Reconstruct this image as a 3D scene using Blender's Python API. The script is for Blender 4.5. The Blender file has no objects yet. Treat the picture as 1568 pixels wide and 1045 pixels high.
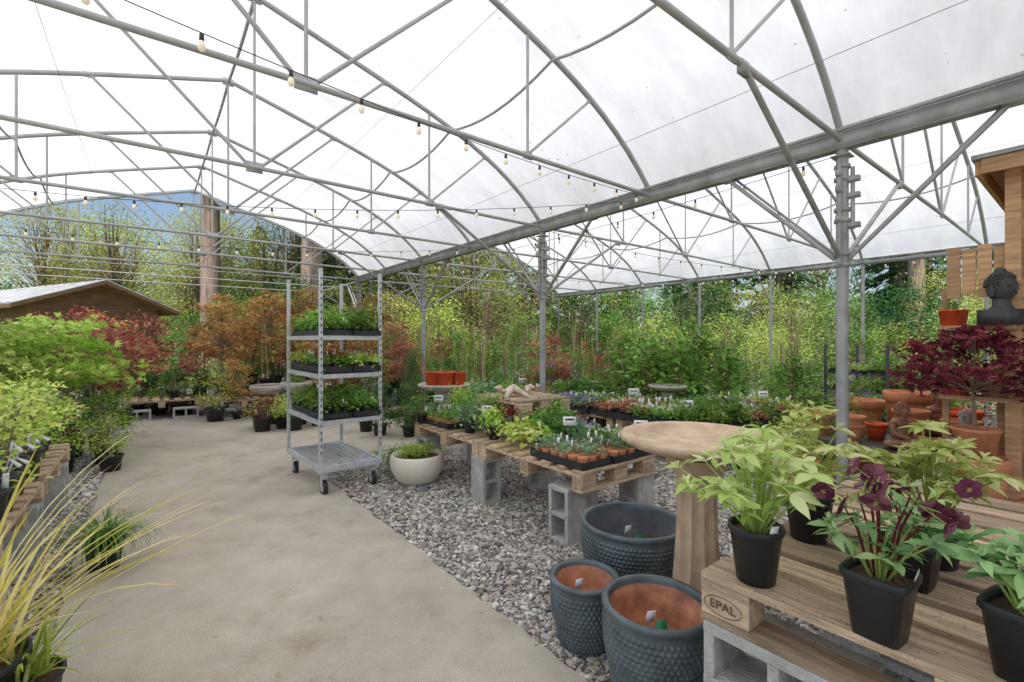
import bpy, math, random, bmesh
import numpy as np
from mathutils import Vector, Matrix
rng=np.random.default_rng(11); random.seed(11)
D=bpy.data; scene=bpy.context.scene
TH=math.radians(38); CT,ST=math.cos(TH),math.sin(TH)
def S(u,v): return (CT*u-ST*v, ST*u+CT*v)   # greenhouse axes -> world
U=random.uniform

# ---------------------------------------------------------------- materials
def nt(name):
    m=D.materials.new(name); m.use_nodes=True; t=m.node_tree
    b=t.nodes.get('Principled BSDF'); return m,t,b
def mat(name,col,rough=.6,metal=0,var=.15,scale=6,bump=0,stretch=(1,1,1),tint=False,detail=6,spec=.4,bscale=None):
    m,t,b=nt(name); N=t.nodes; L=t.links
    b.inputs['Roughness'].default_value=rough; b.inputs['Metallic'].default_value=metal
    b.inputs['Specular IOR Level'].default_value=spec
    tc=N.new('ShaderNodeTexCoord'); mp=N.new('ShaderNodeMapping'); mp.inputs['Scale'].default_value=stretch
    L.new(tc.outputs['Object'],mp.inputs['Vector'])
    n=N.new('ShaderNodeTexNoise'); n.inputs['Scale'].default_value=scale; n.inputs['Detail'].default_value=detail
    L.new(mp.outputs[0],n.inputs['Vector'])
    r=N.new('ShaderNodeValToRGB'); e=r.color_ramp.elements
    e[0].position=.3; e[1].position=.7
    e[0].color=tuple(c*(1-var) for c in col)+(1,); e[1].color=tuple(min(1,c*(1+var)) for c in col)+(1,)
    L.new(n.outputs['Fac'],r.inputs['Fac']); out=r.outputs['Color']
    if tint:
        a=N.new('ShaderNodeAttribute'); a.attribute_name='tint'
        mr=N.new('ShaderNodeMapRange'); mr.inputs['To Min'].default_value=.62; mr.inputs['To Max'].default_value=1.3
        L.new(a.outputs['Fac'],mr.inputs['Value'])
        mx=N.new('ShaderNodeVectorMath'); mx.operation='SCALE'
        L.new(out,mx.inputs[0]); L.new(mr.outputs[0],mx.inputs['Scale']); out=mx.outputs[0]
    L.new(out,b.inputs['Base Color'])
    if bump:
        n2=N.new('ShaderNodeTexNoise'); n2.inputs['Scale'].default_value=bscale or scale*4; n2.inputs['Detail'].default_value=8
        L.new(mp.outputs[0],n2.inputs['Vector'])
        bp=N.new('ShaderNodeBump'); bp.inputs['Strength'].default_value=bump; bp.inputs['Distance'].default_value=.01
        L.new(n2.outputs['Fac'],bp.inputs['Height']); L.new(bp.outputs[0],b.inputs['Normal'])
    return m
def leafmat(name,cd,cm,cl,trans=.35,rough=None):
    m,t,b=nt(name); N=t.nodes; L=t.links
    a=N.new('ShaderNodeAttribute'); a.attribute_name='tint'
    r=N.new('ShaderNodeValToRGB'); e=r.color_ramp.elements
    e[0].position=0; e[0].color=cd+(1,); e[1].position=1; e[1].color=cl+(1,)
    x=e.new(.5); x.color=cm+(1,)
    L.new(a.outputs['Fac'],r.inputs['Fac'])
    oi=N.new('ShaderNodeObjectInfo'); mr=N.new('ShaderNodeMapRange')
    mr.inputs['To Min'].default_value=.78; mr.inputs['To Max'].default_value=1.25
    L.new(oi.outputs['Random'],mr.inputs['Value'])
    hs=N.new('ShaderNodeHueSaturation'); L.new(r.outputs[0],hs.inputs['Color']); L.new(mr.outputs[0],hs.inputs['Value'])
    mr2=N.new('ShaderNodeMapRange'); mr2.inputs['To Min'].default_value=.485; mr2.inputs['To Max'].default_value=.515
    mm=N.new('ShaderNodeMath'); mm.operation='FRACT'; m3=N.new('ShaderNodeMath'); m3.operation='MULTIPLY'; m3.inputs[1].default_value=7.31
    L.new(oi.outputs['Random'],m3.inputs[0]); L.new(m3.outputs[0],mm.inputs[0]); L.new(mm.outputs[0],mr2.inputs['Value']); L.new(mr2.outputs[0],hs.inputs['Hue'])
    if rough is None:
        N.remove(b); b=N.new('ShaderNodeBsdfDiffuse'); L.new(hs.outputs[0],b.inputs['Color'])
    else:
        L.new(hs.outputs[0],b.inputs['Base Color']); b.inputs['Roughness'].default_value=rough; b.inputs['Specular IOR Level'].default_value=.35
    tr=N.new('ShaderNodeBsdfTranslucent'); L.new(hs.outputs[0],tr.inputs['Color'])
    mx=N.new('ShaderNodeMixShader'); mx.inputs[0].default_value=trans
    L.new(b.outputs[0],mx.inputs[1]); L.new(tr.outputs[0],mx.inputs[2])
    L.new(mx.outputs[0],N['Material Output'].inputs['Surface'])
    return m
steel=mat('galvanized_steel',(.45,.455,.455),.5,.15,.14,5,.05)
steel_d=mat('weathered_steel',(.37,.375,.37),.55,.15,.25,6,.05)
black=mat('black_plastic',(.030,.031,.033),.42,0,.3,9,.03)
soil=mat('potting_soil',(.17,.10,.06),.95,0,.5,60,.8)
bark=mat('twig_bark',(.27,.20,.13),.85,0,.3,30,.3)
barkred=mat('conifer_bark',(.42,.29,.22),.9,0,.45,5,1.0,(3,3,.4))
cane=mat('bamboo_cane',(.58,.46,.27),.6,0,.2,20)
woodu=mat('weathered_pallet_wood',(.56,.405,.27),.85,0,.36,5,.5,(1.2,14,8),tint=True)
cedar=mat('cedar_boards',(.55,.33,.18),.7,0,.28,4,.3,(10,1,10),tint=True)
conc=mat('cinder_block_concrete',(.50,.49,.46),.95,0,.22,14,1.,bscale=90)
terra=mat('terracotta',(.64,.26,.13),.8,0,.2,8,.15)
terrad=mat('terracotta_inside',(.60,.29,.17),.9,0,.45,12,.3)
orange=mat('orange_glaze',(.78,.12,.035),.3,0,.08,5)
cream=mat('cream_ceramic',(.80,.74,.62),.45,0,.06,5,.05)
whitep=mat('white_plastic',(.85,.85,.84),.5,0,.03,5)
glaze=mat('slate_blue_glaze',(.095,.12,.13),.34,0,.38,10,.1,spec=.5)
stone=mat('sandstone_birdbath',(.64,.47,.32),.85,0,.22,10,.5)
stoneg=mat('grey_cast_stone',(.50,.46,.41),.9,0,.18,12,.35)
statu=mat('brown_statue',(.30,.14,.08),.5,0,.3,20,.2)
darkst=mat('dark_statue',(.06,.062,.065),.6,0,.3,20,.2)
greent=mat('green_tag',(.02,.20,.08),.4,0,.05,5)
roofmet=mat('metal_roof',(.34,.345,.35),.45,.2,.25,3)
brownw=mat('brown_siding',(.22,.12,.06),.8,0,.3,3,.3,(1,1,8))
rock=mat('driftwood',(.60,.50,.38),.9,0,.3,10,.5)
bluem=mat('blue_glaze',(.03,.12,.38),.35)
socket=mat('lamp_socket',(.03,.03,.03),.5)
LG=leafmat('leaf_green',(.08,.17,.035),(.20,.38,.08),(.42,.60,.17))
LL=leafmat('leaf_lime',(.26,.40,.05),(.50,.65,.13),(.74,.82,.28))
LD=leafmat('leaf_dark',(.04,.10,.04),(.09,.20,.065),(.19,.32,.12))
LY=leafmat('leaf_spring',(.30,.34,.07),(.54,.58,.15),(.74,.74,.30),.4)
LR=leafmat('leaf_red',(.24,.07,.055),(.50,.19,.14),(.64,.38,.24))
LO=leafmat('leaf_orange',(.46,.26,.08),(.74,.45,.18),(.80,.68,.32))
LMX=leafmat('leaf_red_green',(.38,.13,.08),(.58,.38,.15),(.52,.62,.20))
LP=leafmat('leaf_burgundy',(.09,.020,.028),(.24,.045,.06),(.42,.12,.13))
LB=leafmat('leaf_bluegreen',(.10,.19,.10),(.23,.37,.21),(.44,.56,.39))
LH=leafmat('leaf_hellebore',(.34,.48,.08),(.60,.72,.20),(.82,.85,.42),.3,.5)
LHd=leafmat('leaf_hellebore_dark',(.09,.20,.07),(.20,.37,.13),(.42,.54,.24),.25,.45)
LS=leafmat('leaf_straw',(.46,.46,.08),(.74,.67,.20),(.87,.79,.38))
FW=leafmat('petal_white',(.6,.6,.55),(.75,.74,.7),(.85,.85,.8))
FP=leafmat('petal_purple',(.25,.12,.45),(.42,.28,.65),(.6,.5,.75))
FR=leafmat('petal_red',(.4,.01,.02),(.65,.02,.04),(.7,.08,.1))
FH=leafmat('petal_maroon',(.07,.012,.035),(.16,.03,.07),(.36,.13,.19),.25,.5)

# ---------------------------------------------------------------- mesh builder
class M:
    def __init__(s): s.v=[];s.t=[];s.f=[];s.n=0
    def add(s,v,f,mat=0,tint=.5):
        v=np.asarray(v,float).reshape(-1,3); f=np.asarray(f,int)
        s.v.append(v); s.t.append(np.broadcast_to(np.asarray(tint,float),(len(v),)).copy())
        s.f.append((f+s.n,mat)); s.n+=len(v)
    def mesh(s,name,mats,smooth=True,flat=()):
        V=np.concatenate(s.v); T=np.concatenate(s.t)
        me=D.meshes.new(name); me.vertices.add(len(V)); me.vertices.foreach_set('co',V.ravel())
        nl=sum(f.size for f,_ in s.f); np_=sum(len(f) for f,_ in s.f)
        me.loops.add(nl); me.polygons.add(np_)
        me.loops.foreach_set('vertex_index',np.concatenate([f.ravel() for f,_ in s.f]))
        ls=[];mi=[];o=0
        for f,m in s.f:
            k=f.shape[1]; ls.append(o+np.arange(len(f))*k); o+=f.size; mi.append(np.full(len(f),m))
        mi=np.concatenate(mi)
        me.polygons.foreach_set('loop_start',np.concatenate(ls)); me.polygons.foreach_set('material_index',mi)
        sm=np.full(np_,smooth)
        for k in flat: sm[mi==k]=False
        me.polygons.foreach_set('use_smooth',sm)
        a=me.attributes.new('tint','FLOAT','POINT'); a.data.foreach_set('value',T)
        for m in mats: me.materials.append(m)
        me.update(calc_edges=True); me.validate(); return me
    def obj(s,name,mats,loc=(0,0,0),rz=0,parent=None,smooth=True,flat=()):
        return inst(name,s.mesh(name,mats,smooth,flat),loc,rz,1,parent)
    def box(s,c,sz,mat=0,rz=0,tint=.5,tilt=None):
        x,y,z=[k/2 for k in sz]
        v=np.array([[-x,-y,-z],[x,-y,-z],[x,y,-z],[-x,y,-z],[-x,-y,z],[x,-y,z],[x,y,z],[-x,y,z]],float)
        R=Matrix.Rotation(rz,3,'Z')
        if tilt: R=R@Matrix.Rotation(tilt[0],3,tilt[1])
        v=v@np.array(R).T+np.array(c)
        s.add(v,[[0,3,2,1],[4,5,6,7],[0,1,5,4],[1,2,6,5],[2,3,7,6],[3,0,4,7]],mat,tint)
    def tube(s,pts,r,mat=0,n=8,tint=.5,cap=True):
        P=np.array(pts,float); k=len(P); r=np.broadcast_to(np.asarray(r,float),(k,))
        T=np.gradient(P,axis=0); T/=np.linalg.norm(T,axis=1)[:,None]+1e-9
        ref=np.array([0,0,1.]) if abs(T[:,2]).mean()<.8 else np.array([1.,0,0])
        A=np.cross(T,ref); A/=np.linalg.norm(A,axis=1)[:,None]+1e-9; B=np.cross(T,A)
        th=np.arange(n)*2*math.pi/n
        V=P[:,None]+r[:,None,None]*(np.cos(th)[None,:,None]*A[:,None]+np.sin(th)[None,:,None]*B[:,None])
        i=np.arange(k-1)[:,None]*n; j=np.arange(n)[None]; j2=(j+1)%n
        F=np.stack([i+j,i+j2,i+n+j2,i+n+j],-1).reshape(-1,4)
        s.add(V.reshape(-1,3),F,mat,tint)
        if cap:
            s.add(V[0],[list(range(n))],mat,tint); s.add(V[-1],[list(range(n))[::-1]],mat,tint)
    def lathe(s,prof,c=(0,0,0),n=32,mat=0,tint=.5,mod=None,sq=0):
        P=np.array(prof,float); th=np.arange(n)*2*math.pi/n+(math.pi/4 if n==4 else 0)
        R=P[:,0][:,None]*np.ones(n)[None]
        if mod is not None: R=R+mod(th[None,:],P[:,1][:,None],P[:,0][:,None])
        if sq:
            a=(th+math.pi/4)%(math.pi/2)-math.pi/4
            R=R*(1/np.cos(a))[None]**sq
        V=np.stack([R*np.cos(th),R*np.sin(th),np.broadcast_to(P[:,1][:,None],R.shape)],-1)+np.array(c)
        k=len(P); i=np.arange(k-1)[:,None]*n; j=np.arange(n)[None]; j2=(j+1)%n
        s.add(V.reshape(-1,3),np.stack([i+j,i+j2,i+n+j2,i+n+j],-1).reshape(-1,4),mat,tint)
    def ell(s,c,r,mat=0,n=14,tint=.5):
        pr=[(math.sin(a)+1e-4,-math.cos(a)) for a in np.linspace(0,math.pi,n)]
        s.lathe(pr,(0,0,0),n+4,mat,tint); s.v[-1]=s.v[-1]*np.array(r)+np.array(c)
    def leaves(s,T,pos,d,nrm,size,mat=0,tint=.5):
        TV,TF=T; N=len(pos)
        d=d/(np.linalg.norm(d,axis=1)[:,None]+1e-9); x=np.cross(d,nrm); x/=np.linalg.norm(x,axis=1)[:,None]+1e-9; n2=np.cross(x,d)
        size=np.broadcast_to(size,(N,))
        V=pos[:,None]+size[:,None,None]*(TV[None,:,0,None]*x[:,None]+TV[None,:,1,None]*d[:,None]+TV[None,:,2,None]*n2[:,None])
        F=TF[None]+(np.arange(N)*len(TV))[:,None,None]
        t=np.broadcast_to(tint,(N,)); s.add(V.reshape(-1,3),F.reshape(-1,TF.shape[1]),mat,np.repeat(t,len(TV)))
def inst(name,me,loc=(0,0,0),rz=0,sc=1,parent=None):
    o=D.objects.new(name,me); scene.collection.objects.link(o)
    o.location=loc; o.rotation_euler=(0,0,rz); o.scale=(sc,)*3 if not hasattr(sc,'__len__') else sc
    if parent: o.parent=parent
    return o
def empty(name,loc=(0,0,0),rz=0):
    return inst(name,None,loc,rz)

LSIM=(np.array([[0,0,0],[.27,.45,.07],[0,1,-.08],[-.27,.45,.07]]),np.array([[0,1,2],[0,2,3]]))
LNAR=(np.array([[0,0,0],[.12,.45,.03],[0,1,-.1],[-.12,.45,.03]]),np.array([[0,1,2],[0,2,3]]))
def palm(n=5,w=.13,sp=1.9):
    v=[];f=[]
    for i in range(n):
        a=(i/(n-1)-.5)*sp*1.15; L=1-.35*abs(i/(n-1)-.5)*2
        dx,dy=math.sin(a),math.cos(a); k=len(v)
        v+=[[0,0,0],[dx*.5*L+dy*w,dy*.5*L-dx*w,.03],[dx*L,dy*L,-.12],[dx*.5*L-dy*w,dy*.5*L+dx*w,.03]]; f.append([k,k+1,k+2,k+3])
    return np.array(v),np.array(f)
LPALM=palm()
def detleaf(ys,ws,fold=.25,droop=.28,wave=.0):
    v=[];f=[]
    for i,(y,w) in enumerate(zip(ys,ws)):
        z=-droop*y*y; zz=z+w*fold+wave*(i%2)
        v+=[[-w,y,zz],[0,y,z],[w,y,zz]]
    for i in range(len(ys)-1):
        a=i*3; f+=[[a,a+1,a+4,a+3],[a+1,a+2,a+5,a+4]]
    return np.array(v,float),np.array(f)
LDETS=[detleaf([0,.12,.3,.5,.7,.87,1],[.012,.08,.175,.21,.165,.08,.004],.35,dr,.014) for dr in (.05,.3,.55)]
LROU=detleaf([0,.1,.3,.55,.8,.95,1],[.02,.16,.32,.38,.28,.12,.01],.3,.25)
PET=detleaf([0,.15,.4,.7,.92,1],[.06,.22,.42,.42,.2,.03],.35,-.22)
PETH=detleaf([0,.12,.35,.62,.85,.96,1],[.07,.26,.46,.52,.36,.14,.02],.12,-.30)
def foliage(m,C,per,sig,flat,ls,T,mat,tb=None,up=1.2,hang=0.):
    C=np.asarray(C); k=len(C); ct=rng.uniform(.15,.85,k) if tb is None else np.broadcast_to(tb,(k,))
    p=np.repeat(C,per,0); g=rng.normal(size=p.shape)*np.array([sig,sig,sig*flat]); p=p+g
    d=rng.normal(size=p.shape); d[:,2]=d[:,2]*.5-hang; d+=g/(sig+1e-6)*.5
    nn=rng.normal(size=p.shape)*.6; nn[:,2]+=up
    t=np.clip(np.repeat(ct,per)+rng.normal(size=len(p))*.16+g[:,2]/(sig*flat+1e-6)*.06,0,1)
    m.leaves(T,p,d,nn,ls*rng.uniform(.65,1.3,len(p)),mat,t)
def plant(m,h,w,z0,ncl,per,ls,sig,flat=.6,T=LSIM,mb=2,ml=3,trunk=.2,tr=.012,shape='dome',base=(0,0,0),lean=.1,up=1.2,hang=0.,tw=.42,stems=1):
    base=np.array(base,float); zr=rng.uniform(0,1,ncl)
    if shape=='dome': pr=np.sqrt(np.clip(1-((zr-.3)/.72)**2,0,1))
    elif shape=='cone': pr=(1-zr)**.8+.05
    elif shape=='col': pr=(1-zr**3)*.9+.1
    else: pr=.35+.65*zr
    a=rng.uniform(0,2*math.pi,ncl); r=w*pr*rng.uniform(.25,1,ncl)**.6
    C=np.stack([r*np.cos(a),r*np.sin(a),z0+zr*(h-z0)],-1); off=np.array([U(-lean,lean),U(-lean,lean),0])*h
    tips=[]
    for s_ in range(stems):
        o=np.array([U(-1,1),U(-1,1),0])*.25*w*(stems>1)
        top=np.array([off[0]+o[0],off[1]+o[1],h*.9]); mid=top*.5+np.array([U(-.06,.06)*w,U(-.06,.06)*w,0]); mid[2]=h*.45
        m.tube(base+np.array([o*.2,mid,top]),[tr,tr*.7,tr*.25],mb,7 if tr>.05 else 5,cap=False); tips.append((o*.2,mid,top))
    C[:,:2]+=off[:2]*(C[:,2:3]/h)
    for i in range(ncl):
        c=C[i]; o,mid,top=tips[i%stems]; zt=max(trunk*h,c[2]*U(.45,.85)); f=min(1,zt/(h*.9))
        st=(o+(mid-o)*min(1,f*2)) if f<.5 else mid+(top-mid)*(f*2-1)
        md=(st+c)/2+np.array([U(-.1,.1)*w*.6,U(-.1,.1)*w*.6,.12*np.linalg.norm(c[:2]-st[:2])*U(-.5,1.3)])
        m.tube(base+np.array([st,md,c]),[tr*tw,tr*tw*.6,tr*tw*.3],mb,3 if tr<.05 else 4,cap=False)
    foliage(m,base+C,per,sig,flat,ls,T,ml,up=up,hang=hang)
def pot(m,r=.13,h=.24,rb=None,base=(0,0,0),mat=0,sm=1,n=20,sq=0,rim=.012):
    rb=rb or r*.78; b=base
    m.lathe([(.001,.0),(rb,0),(rb+(r-rb)*.86,h*.86),(r*.995,h*.87),(r+rim*.5,h*.9),(r+rim*.5,h),(r-rim*.4,h),(r-rim,h*.86)],b,n,mat,sq=sq)
    m.lathe([(r-rim,h*.87),(r*.5,h*.885),(.001,h*.9)],b,n,sm,sq=sq)
def tag(m,c,mat=5,s=.03,rz=0): m.box(c,(s,.002,s*2.4),mat,rz,tilt=(U(-.4,.4),'X'))
def blade(m,b,az,L,w,el,droop,mat,tint,seg=7):
    p=np.array(b,float); e=el; P=[];dl=L/seg
    for i in range(seg+1):
        P.append(p.copy()); p=p+dl*np.array([math.cos(az)*math.cos(e),math.sin(az)*math.cos(e),math.sin(e)]); e-=droop/seg*(1+i/seg)
    P=np.array(P); sd=np.array([-math.sin(az),math.cos(az),0]); t=np.linspace(0,1,seg+1); W=w*np.sqrt(np.clip(1-t**2.2,0,1))+.0004
    V=np.stack([P-sd*W[:,None],P+sd*W[:,None]],1).reshape(-1,3)
    m.add(V,[[2*i,2*i+1,2*i+3,2*i+2] for i in range(seg)],mat,tint)

# ---------------------------------------------------------------- camera / light
cam=D.cameras.new('camera'); co=D.objects.new('camera',cam); scene.collection.objects.link(co)
co.location=(0,0,1.4); co.rotation_euler=(math.radians(90),0,0); cam.lens=16.4; cam.sensor_width=36; cam.clip_end=1500; cam.clip_start=.02
scene.camera=co
to=Vector((-.08,-.46,1.15)).normalized()
sl=D.lights.new('sun','SUN'); sl.energy=5; sl.angle=math.radians(1.0); sl.color=(1,.965,.905)
so=D.objects.new('sun',sl); scene.collection.objects.link(so); so.rotation_euler=to.to_track_quat('Z','Y').to_euler()
w=D.worlds.new('World'); scene.world=w; w.use_nodes=True; wn=w.node_tree
sk=wn.nodes.new('ShaderNodeTexSky'); sk.sky_type='NISHITA'; sk.sun_disc=False
sk.sun_elevation=math.asin(to.z); sk.sun_rotation=math.atan2(to.x,to.y)
wn.links.new(sk.outputs[0],wn.nodes['Background'].inputs[0]); wn.nodes['Background'].inputs[1].default_value=.15
vs=scene.view_settings; vs.view_transform='Standard'; vs.look='None'; vs.exposure=0

# ---------------------------------------------------------------- ground
def ground_mat():
    m,t,b=nt('gravel_ground'); N=t.nodes; L=t.links
    tc=N.new('ShaderNodeTexCoord'); v=N.new('ShaderNodeTexVoronoi'); v.inputs['Scale'].default_value=55
    L.new(tc.outputs['Object'],v.inputs['Vector'])
    r=N.new('ShaderNodeValToRGB'); e=r.color_ramp.elements; e[0].color=(.16,.145,.13,1); e[1].color=(.58,.54,.48,1)
    sx=N.new('ShaderNodeSeparateColor'); L.new(v.outputs['Color'],sx.inputs[0]); L.new(sx.outputs[0],r.inputs['Fac'])
    n=N.new('ShaderNodeTexNoise'); n.inputs['Scale'].default_value=.35; n.inputs['Detail'].default_value=5; L.new(tc.outputs['Object'],n.inputs['Vector'])
    ln=N.new('ShaderNodeVectorMath'); ln.operation='LENGTH'; L.new(tc.outputs['Object'],ln.inputs[0])
    ad=N.new('ShaderNodeMath'); ad.operation='MULTIPLY_ADD'; ad.inputs[1].default_value=8; L.new(n.outputs['Fac'],ad.inputs[0]); L.new(ln.outputs['Value'],ad.inputs[2])
    mr=N.new('ShaderNodeMapRange'); mr.inputs['From Min'].default_value=17; mr.inputs['From Max'].default_value=23; L.new(ad.outputs[0],mr.inputs['Value'])
    mx=N.new('ShaderNodeMix'); mx.data_type='RGBA'; L.new(mr.outputs[0],mx.inputs['Factor']); L.new(r.outputs[0],mx.inputs['A']); mx.inputs['B'].default_value=(.14,.20,.06,1)
    L.new(mx.outputs['Result'],b.inputs['Base Color']); b.inputs['Roughness'].default_value=.95
    bp=N.new('ShaderNodeBump'); bp.inputs['Strength'].default_value=.7; bp.inputs['Distance'].default_value=.012; bp.invert=True
    L.new(v.outputs['Distance'],bp.inputs['Height']); L.new(bp.outputs[0],b.inputs['Normal']); return m
g=M(); g.add([[-400,-400,0],[400,-400,0],[400,400,0],[-400,400,0]],[[0,1,2,3]]); g.obj('ground',[ground_mat()])
def path_mat():
    m,t,b=nt('path_concrete'); N=t.nodes; L=t.links
    tc=N.new('ShaderNodeTexCoord')
    def noise(s,d=6,rg=.5):
        n=N.new('ShaderNodeTexNoise'); n.inputs['Scale'].default_value=s; n.inputs['Detail'].default_value=d; n.inputs['Roughness'].default_value=rg; L.new(tc.outputs['Object'],n.inputs['Vector']); return n
    def ramp(src,a,b_,ca,cb):
        r=N.new('ShaderNodeValToRGB'); e=r.color_ramp.elements; e[0].position=a; e[1].position=b_; e[0].color=ca; e[1].color=cb; L.new(src,r.inputs['Fac']); return r.outputs[0]
    def mul(a,b_):
        x=N.new('ShaderNodeMix'); x.data_type='RGBA'; x.blend_type='MULTIPLY'; x.inputs['Factor'].default_value=1; L.new(a,x.inputs['A']); L.new(b_,x.inputs['B']); return x.outputs['Result']
    big=ramp(noise(.9,5,.6).outputs['Fac'],.32,.68,(.48,.42,.345,1),(.63,.565,.475,1))
    mid=ramp(noise(5,9,.7).outputs['Fac'],.3,.7,(.84,.83,.81,1),(1.07,1.07,1.06,1))
    fine=ramp(noise(170,4,.8).outputs['Fac'],.34,.62,(.66,.65,.63,1),(1.12,1.12,1.12,1))
    vo=N.new('ShaderNodeTexVoronoi'); vo.inputs['Scale'].default_value=95; L.new(tc.outputs['Object'],vo.inputs['Vector'])
    sp=ramp(vo.outputs['Distance'],.08,.2,(.68,.66,.62,1),(1,1,1,1))
    st=ramp(noise(1.7,7,.7).outputs['Fac'],.52,.72,(1,1,1,1),(.72,.69,.64,1))
    st2=ramp(noise(9,2).outputs['Fac'],.70,.76,(1,1,1,1),(.80,.78,.74,1))
    L.new(mul(mul(mul(mul(mul(big,mid),fine),sp),st),st2),b.inputs['Base Color']); b.inputs['Roughness'].default_value=.9
    bp=N.new('ShaderNodeBump'); bp.inputs['Strength'].default_value=.5; bp.inputs['Distance'].default_value=.004
    L.new(noise(140,4).outputs['Fac'],bp.inputs['Height']); L.new(bp.outputs[0],b.inputs['Normal']); return m
pp=[(-.36,-4),(1.42,-4),(1.42,5.7),(4.2,5.7),(4.2,7.5),(2.1,8.5),(-.36,10.6)]
edge=[]
for i,(a,b_) in enumerate(zip(pp,pp[1:]+pp[:1])):
    n=max(2,int(math.dist(a,b_)/.10))
    for k in range(n):
        f=k/n; edge.append((a[0]+(b_[0]-a[0])*f+U(-.014,.014),a[1]+(b_[1]-a[1])*f+U(-.014,.014)))
P=[S(*e) for e in edge]; n=len(P)
pm=M(); pm.add([(x,y,.012) for x,y in P],[list(range(n))]); pm.add([(x,y,.012) for x,y in P]+[(x,y,-.01) for x,y in P],[[i,i+n,(i+1)%n+n,(i+1)%n] for i in range(n)])
pm.obj('path',[path_mat()],smooth=False)
# gravel stones
ph=(1+5**.5)/2
IV=np.array([[-1,ph,0],[1,ph,0],[-1,-ph,0],[1,-ph,0],[0,-1,ph],[0,1,ph],[0,-1,-ph],[0,1,-ph],[ph,0,-1],[ph,0,1],[-ph,0,-1],[-ph,0,1]],float); IV/=np.linalg.norm(IV[0])
IF=np.array([[0,11,5],[0,5,1],[0,1,7],[0,7,10],[0,10,11],[1,5,9],[5,11,4],[11,10,2],[10,7,6],[7,1,8],[3,9,4],[3,4,2],[3,2,6],[3,6,8],[3,8,9],[4,9,5],[2,4,11],[6,2,10],[8,6,7],[9,8,1]])
gm,t,b=nt('pebble'); a=t.nodes.new('ShaderNodeAttribute'); a.attribute_name='tint'; r=t.nodes.new('ShaderNodeValToRGB'); e=r.color_ramp.elements
e[0].color=(.08,.08,.08,1); e[1].color=(.86,.83,.77,1)
for p_,c_ in ((.25,(.26,.24,.22,1)),(.42,(.47,.385,.30,1)),(.6,(.50,.475,.44,1)),(.8,(.66,.61,.54,1))): x=e.new(p_); x.color=c_
t.links.new(a.outputs['Fac'],r.inputs['Fac']); t.links.new(r.outputs[0],b.inputs['Base Color']); b.inputs['Roughness'].default_value=.8
def gravel(name,u0,u1,v0,v1,dens,bias=1.0,sz=1.):
    N=int((u1-u0)*(v1-v0)*dens); u=rng.uniform(u0,u1,N); v=v0+(v1-v0)*rng.uniform(0,1,N)**bias
    pos=np.stack([CT*u-ST*v,ST*u+CT*v,rng.uniform(.0,.012,N)],-1); s=sz*rng.uniform(.005,.0145,N)*(1+.25*rng.normal(size=N)).clip(.6,1.6)
    A=rng.normal(size=(N,3,3))*.25+np.eye(3)*np.array([1.2,.95,.62]); a=rng.uniform(0,6.3,N)
    V=np.einsum('nij,kj->nki',A,IV)*s[:,None,None]
    c,sn=np.cos(a)[:,None],np.sin(a)[:,None]; X=V[...,0]*c-V[...,1]*sn; Y=V[...,0]*sn+V[...,1]*c
    V=np.stack([X,Y,V[...,2]],-1)+pos[:,None]
    m=M(); m.add(V.reshape(-1,3),(IF[None]+(np.arange(N)*12)[:,None,None]).reshape(-1,3),0,np.repeat(rng.beta(1.3,1.3,N),12))
    return m.obj(name,[gm],smooth=False)
gravel('gravel_bed',1.43,3.6,.2,5.6,4200,1.25)
gravel('gravel_bed',-1.15,-.37,1.2,10.5,2800,1.4)
gravel('gravel_bed',3.6,5.2,1.2,5.6,700,1,1.3)
gravel('gravel_scatter',1.30,1.43,.5,5.6,200,1,.8); gravel('gravel_scatter',-.36,-.22,1.5,9,150,1,.8); gravel('gravel_scatter',-.2,1.3,.8,9,2,1,.7)

# ---------------------------------------------------------------- greenhouse
GH=empty('greenhouse',(0,0,0),TH)
HS=3.66; ZC=3.05; BAYS=(.8,8.12); V0=1.338; DV=1.83
def az_(t): t=abs(t); return 4.68-(1.05*t+.58*t**5)
fm,t,b=nt('white_film'); N=t.nodes; L=t.links; t.nodes.remove(b)
tc=N.new('ShaderNodeTexCoord')
mpf=N.new('ShaderNodeMapping'); mpf.inputs['Scale'].default_value=(.5,1.6,1); L.new(tc.outputs['Object'],mpf.inputs['Vector'])
n1=N.new('ShaderNodeTexNoise'); n1.inputs['Scale'].default_value=1.3; n1.inputs['Detail'].default_value=9; n1.inputs['Roughness'].default_value=.68; L.new(mpf.outputs[0],n1.inputs['Vector'])
r1=N.new('ShaderNodeValToRGB'); r1.color_ramp.elements[0].position=.3; r1.color_ramp.elements[1].position=.68; r1.color_ramp.elements[0].color=(.63,.618,.60,1); r1.color_ramp.elements[1].color=(.84,.83,.81,1); L.new(n1.outputs['Fac'],r1.inputs['Fac'])
vo=N.new('ShaderNodeTexVoronoi'); vo.inputs['Scale'].default_value=9; L.new(tc.outputs['Object'],vo.inputs['Vector'])
n2=N.new('ShaderNodeTexNoise'); n2.inputs['Scale'].default_value=1.1; L.new(tc.outputs['Object'],n2.inputs['Vector'])
mm=N.new('ShaderNodeMapRange'); mm.inputs['From Min'].default_value=.42; mm.inputs['From Max'].default_value=.75; mm.inputs['To Min'].default_value=.0; mm.inputs['To Max'].default_value=.17; L.new(n2.outputs['Fac'],mm.inputs['Value'])
lt=N.new('ShaderNodeMath'); lt.operation='LESS_THAN'; L.new(vo.outputs['Distance'],lt.inputs[0]); L.new(mm.outputs[0],lt.inputs[1])
mx=N.new('ShaderNodeMix'); mx.data_type='RGBA'; L.new(lt.outputs[0],mx.inputs['Factor']); L.new(r1.outputs[0],mx.inputs['A']); mx.inputs['B'].default_value=(.45,.43,.40,1)
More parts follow.
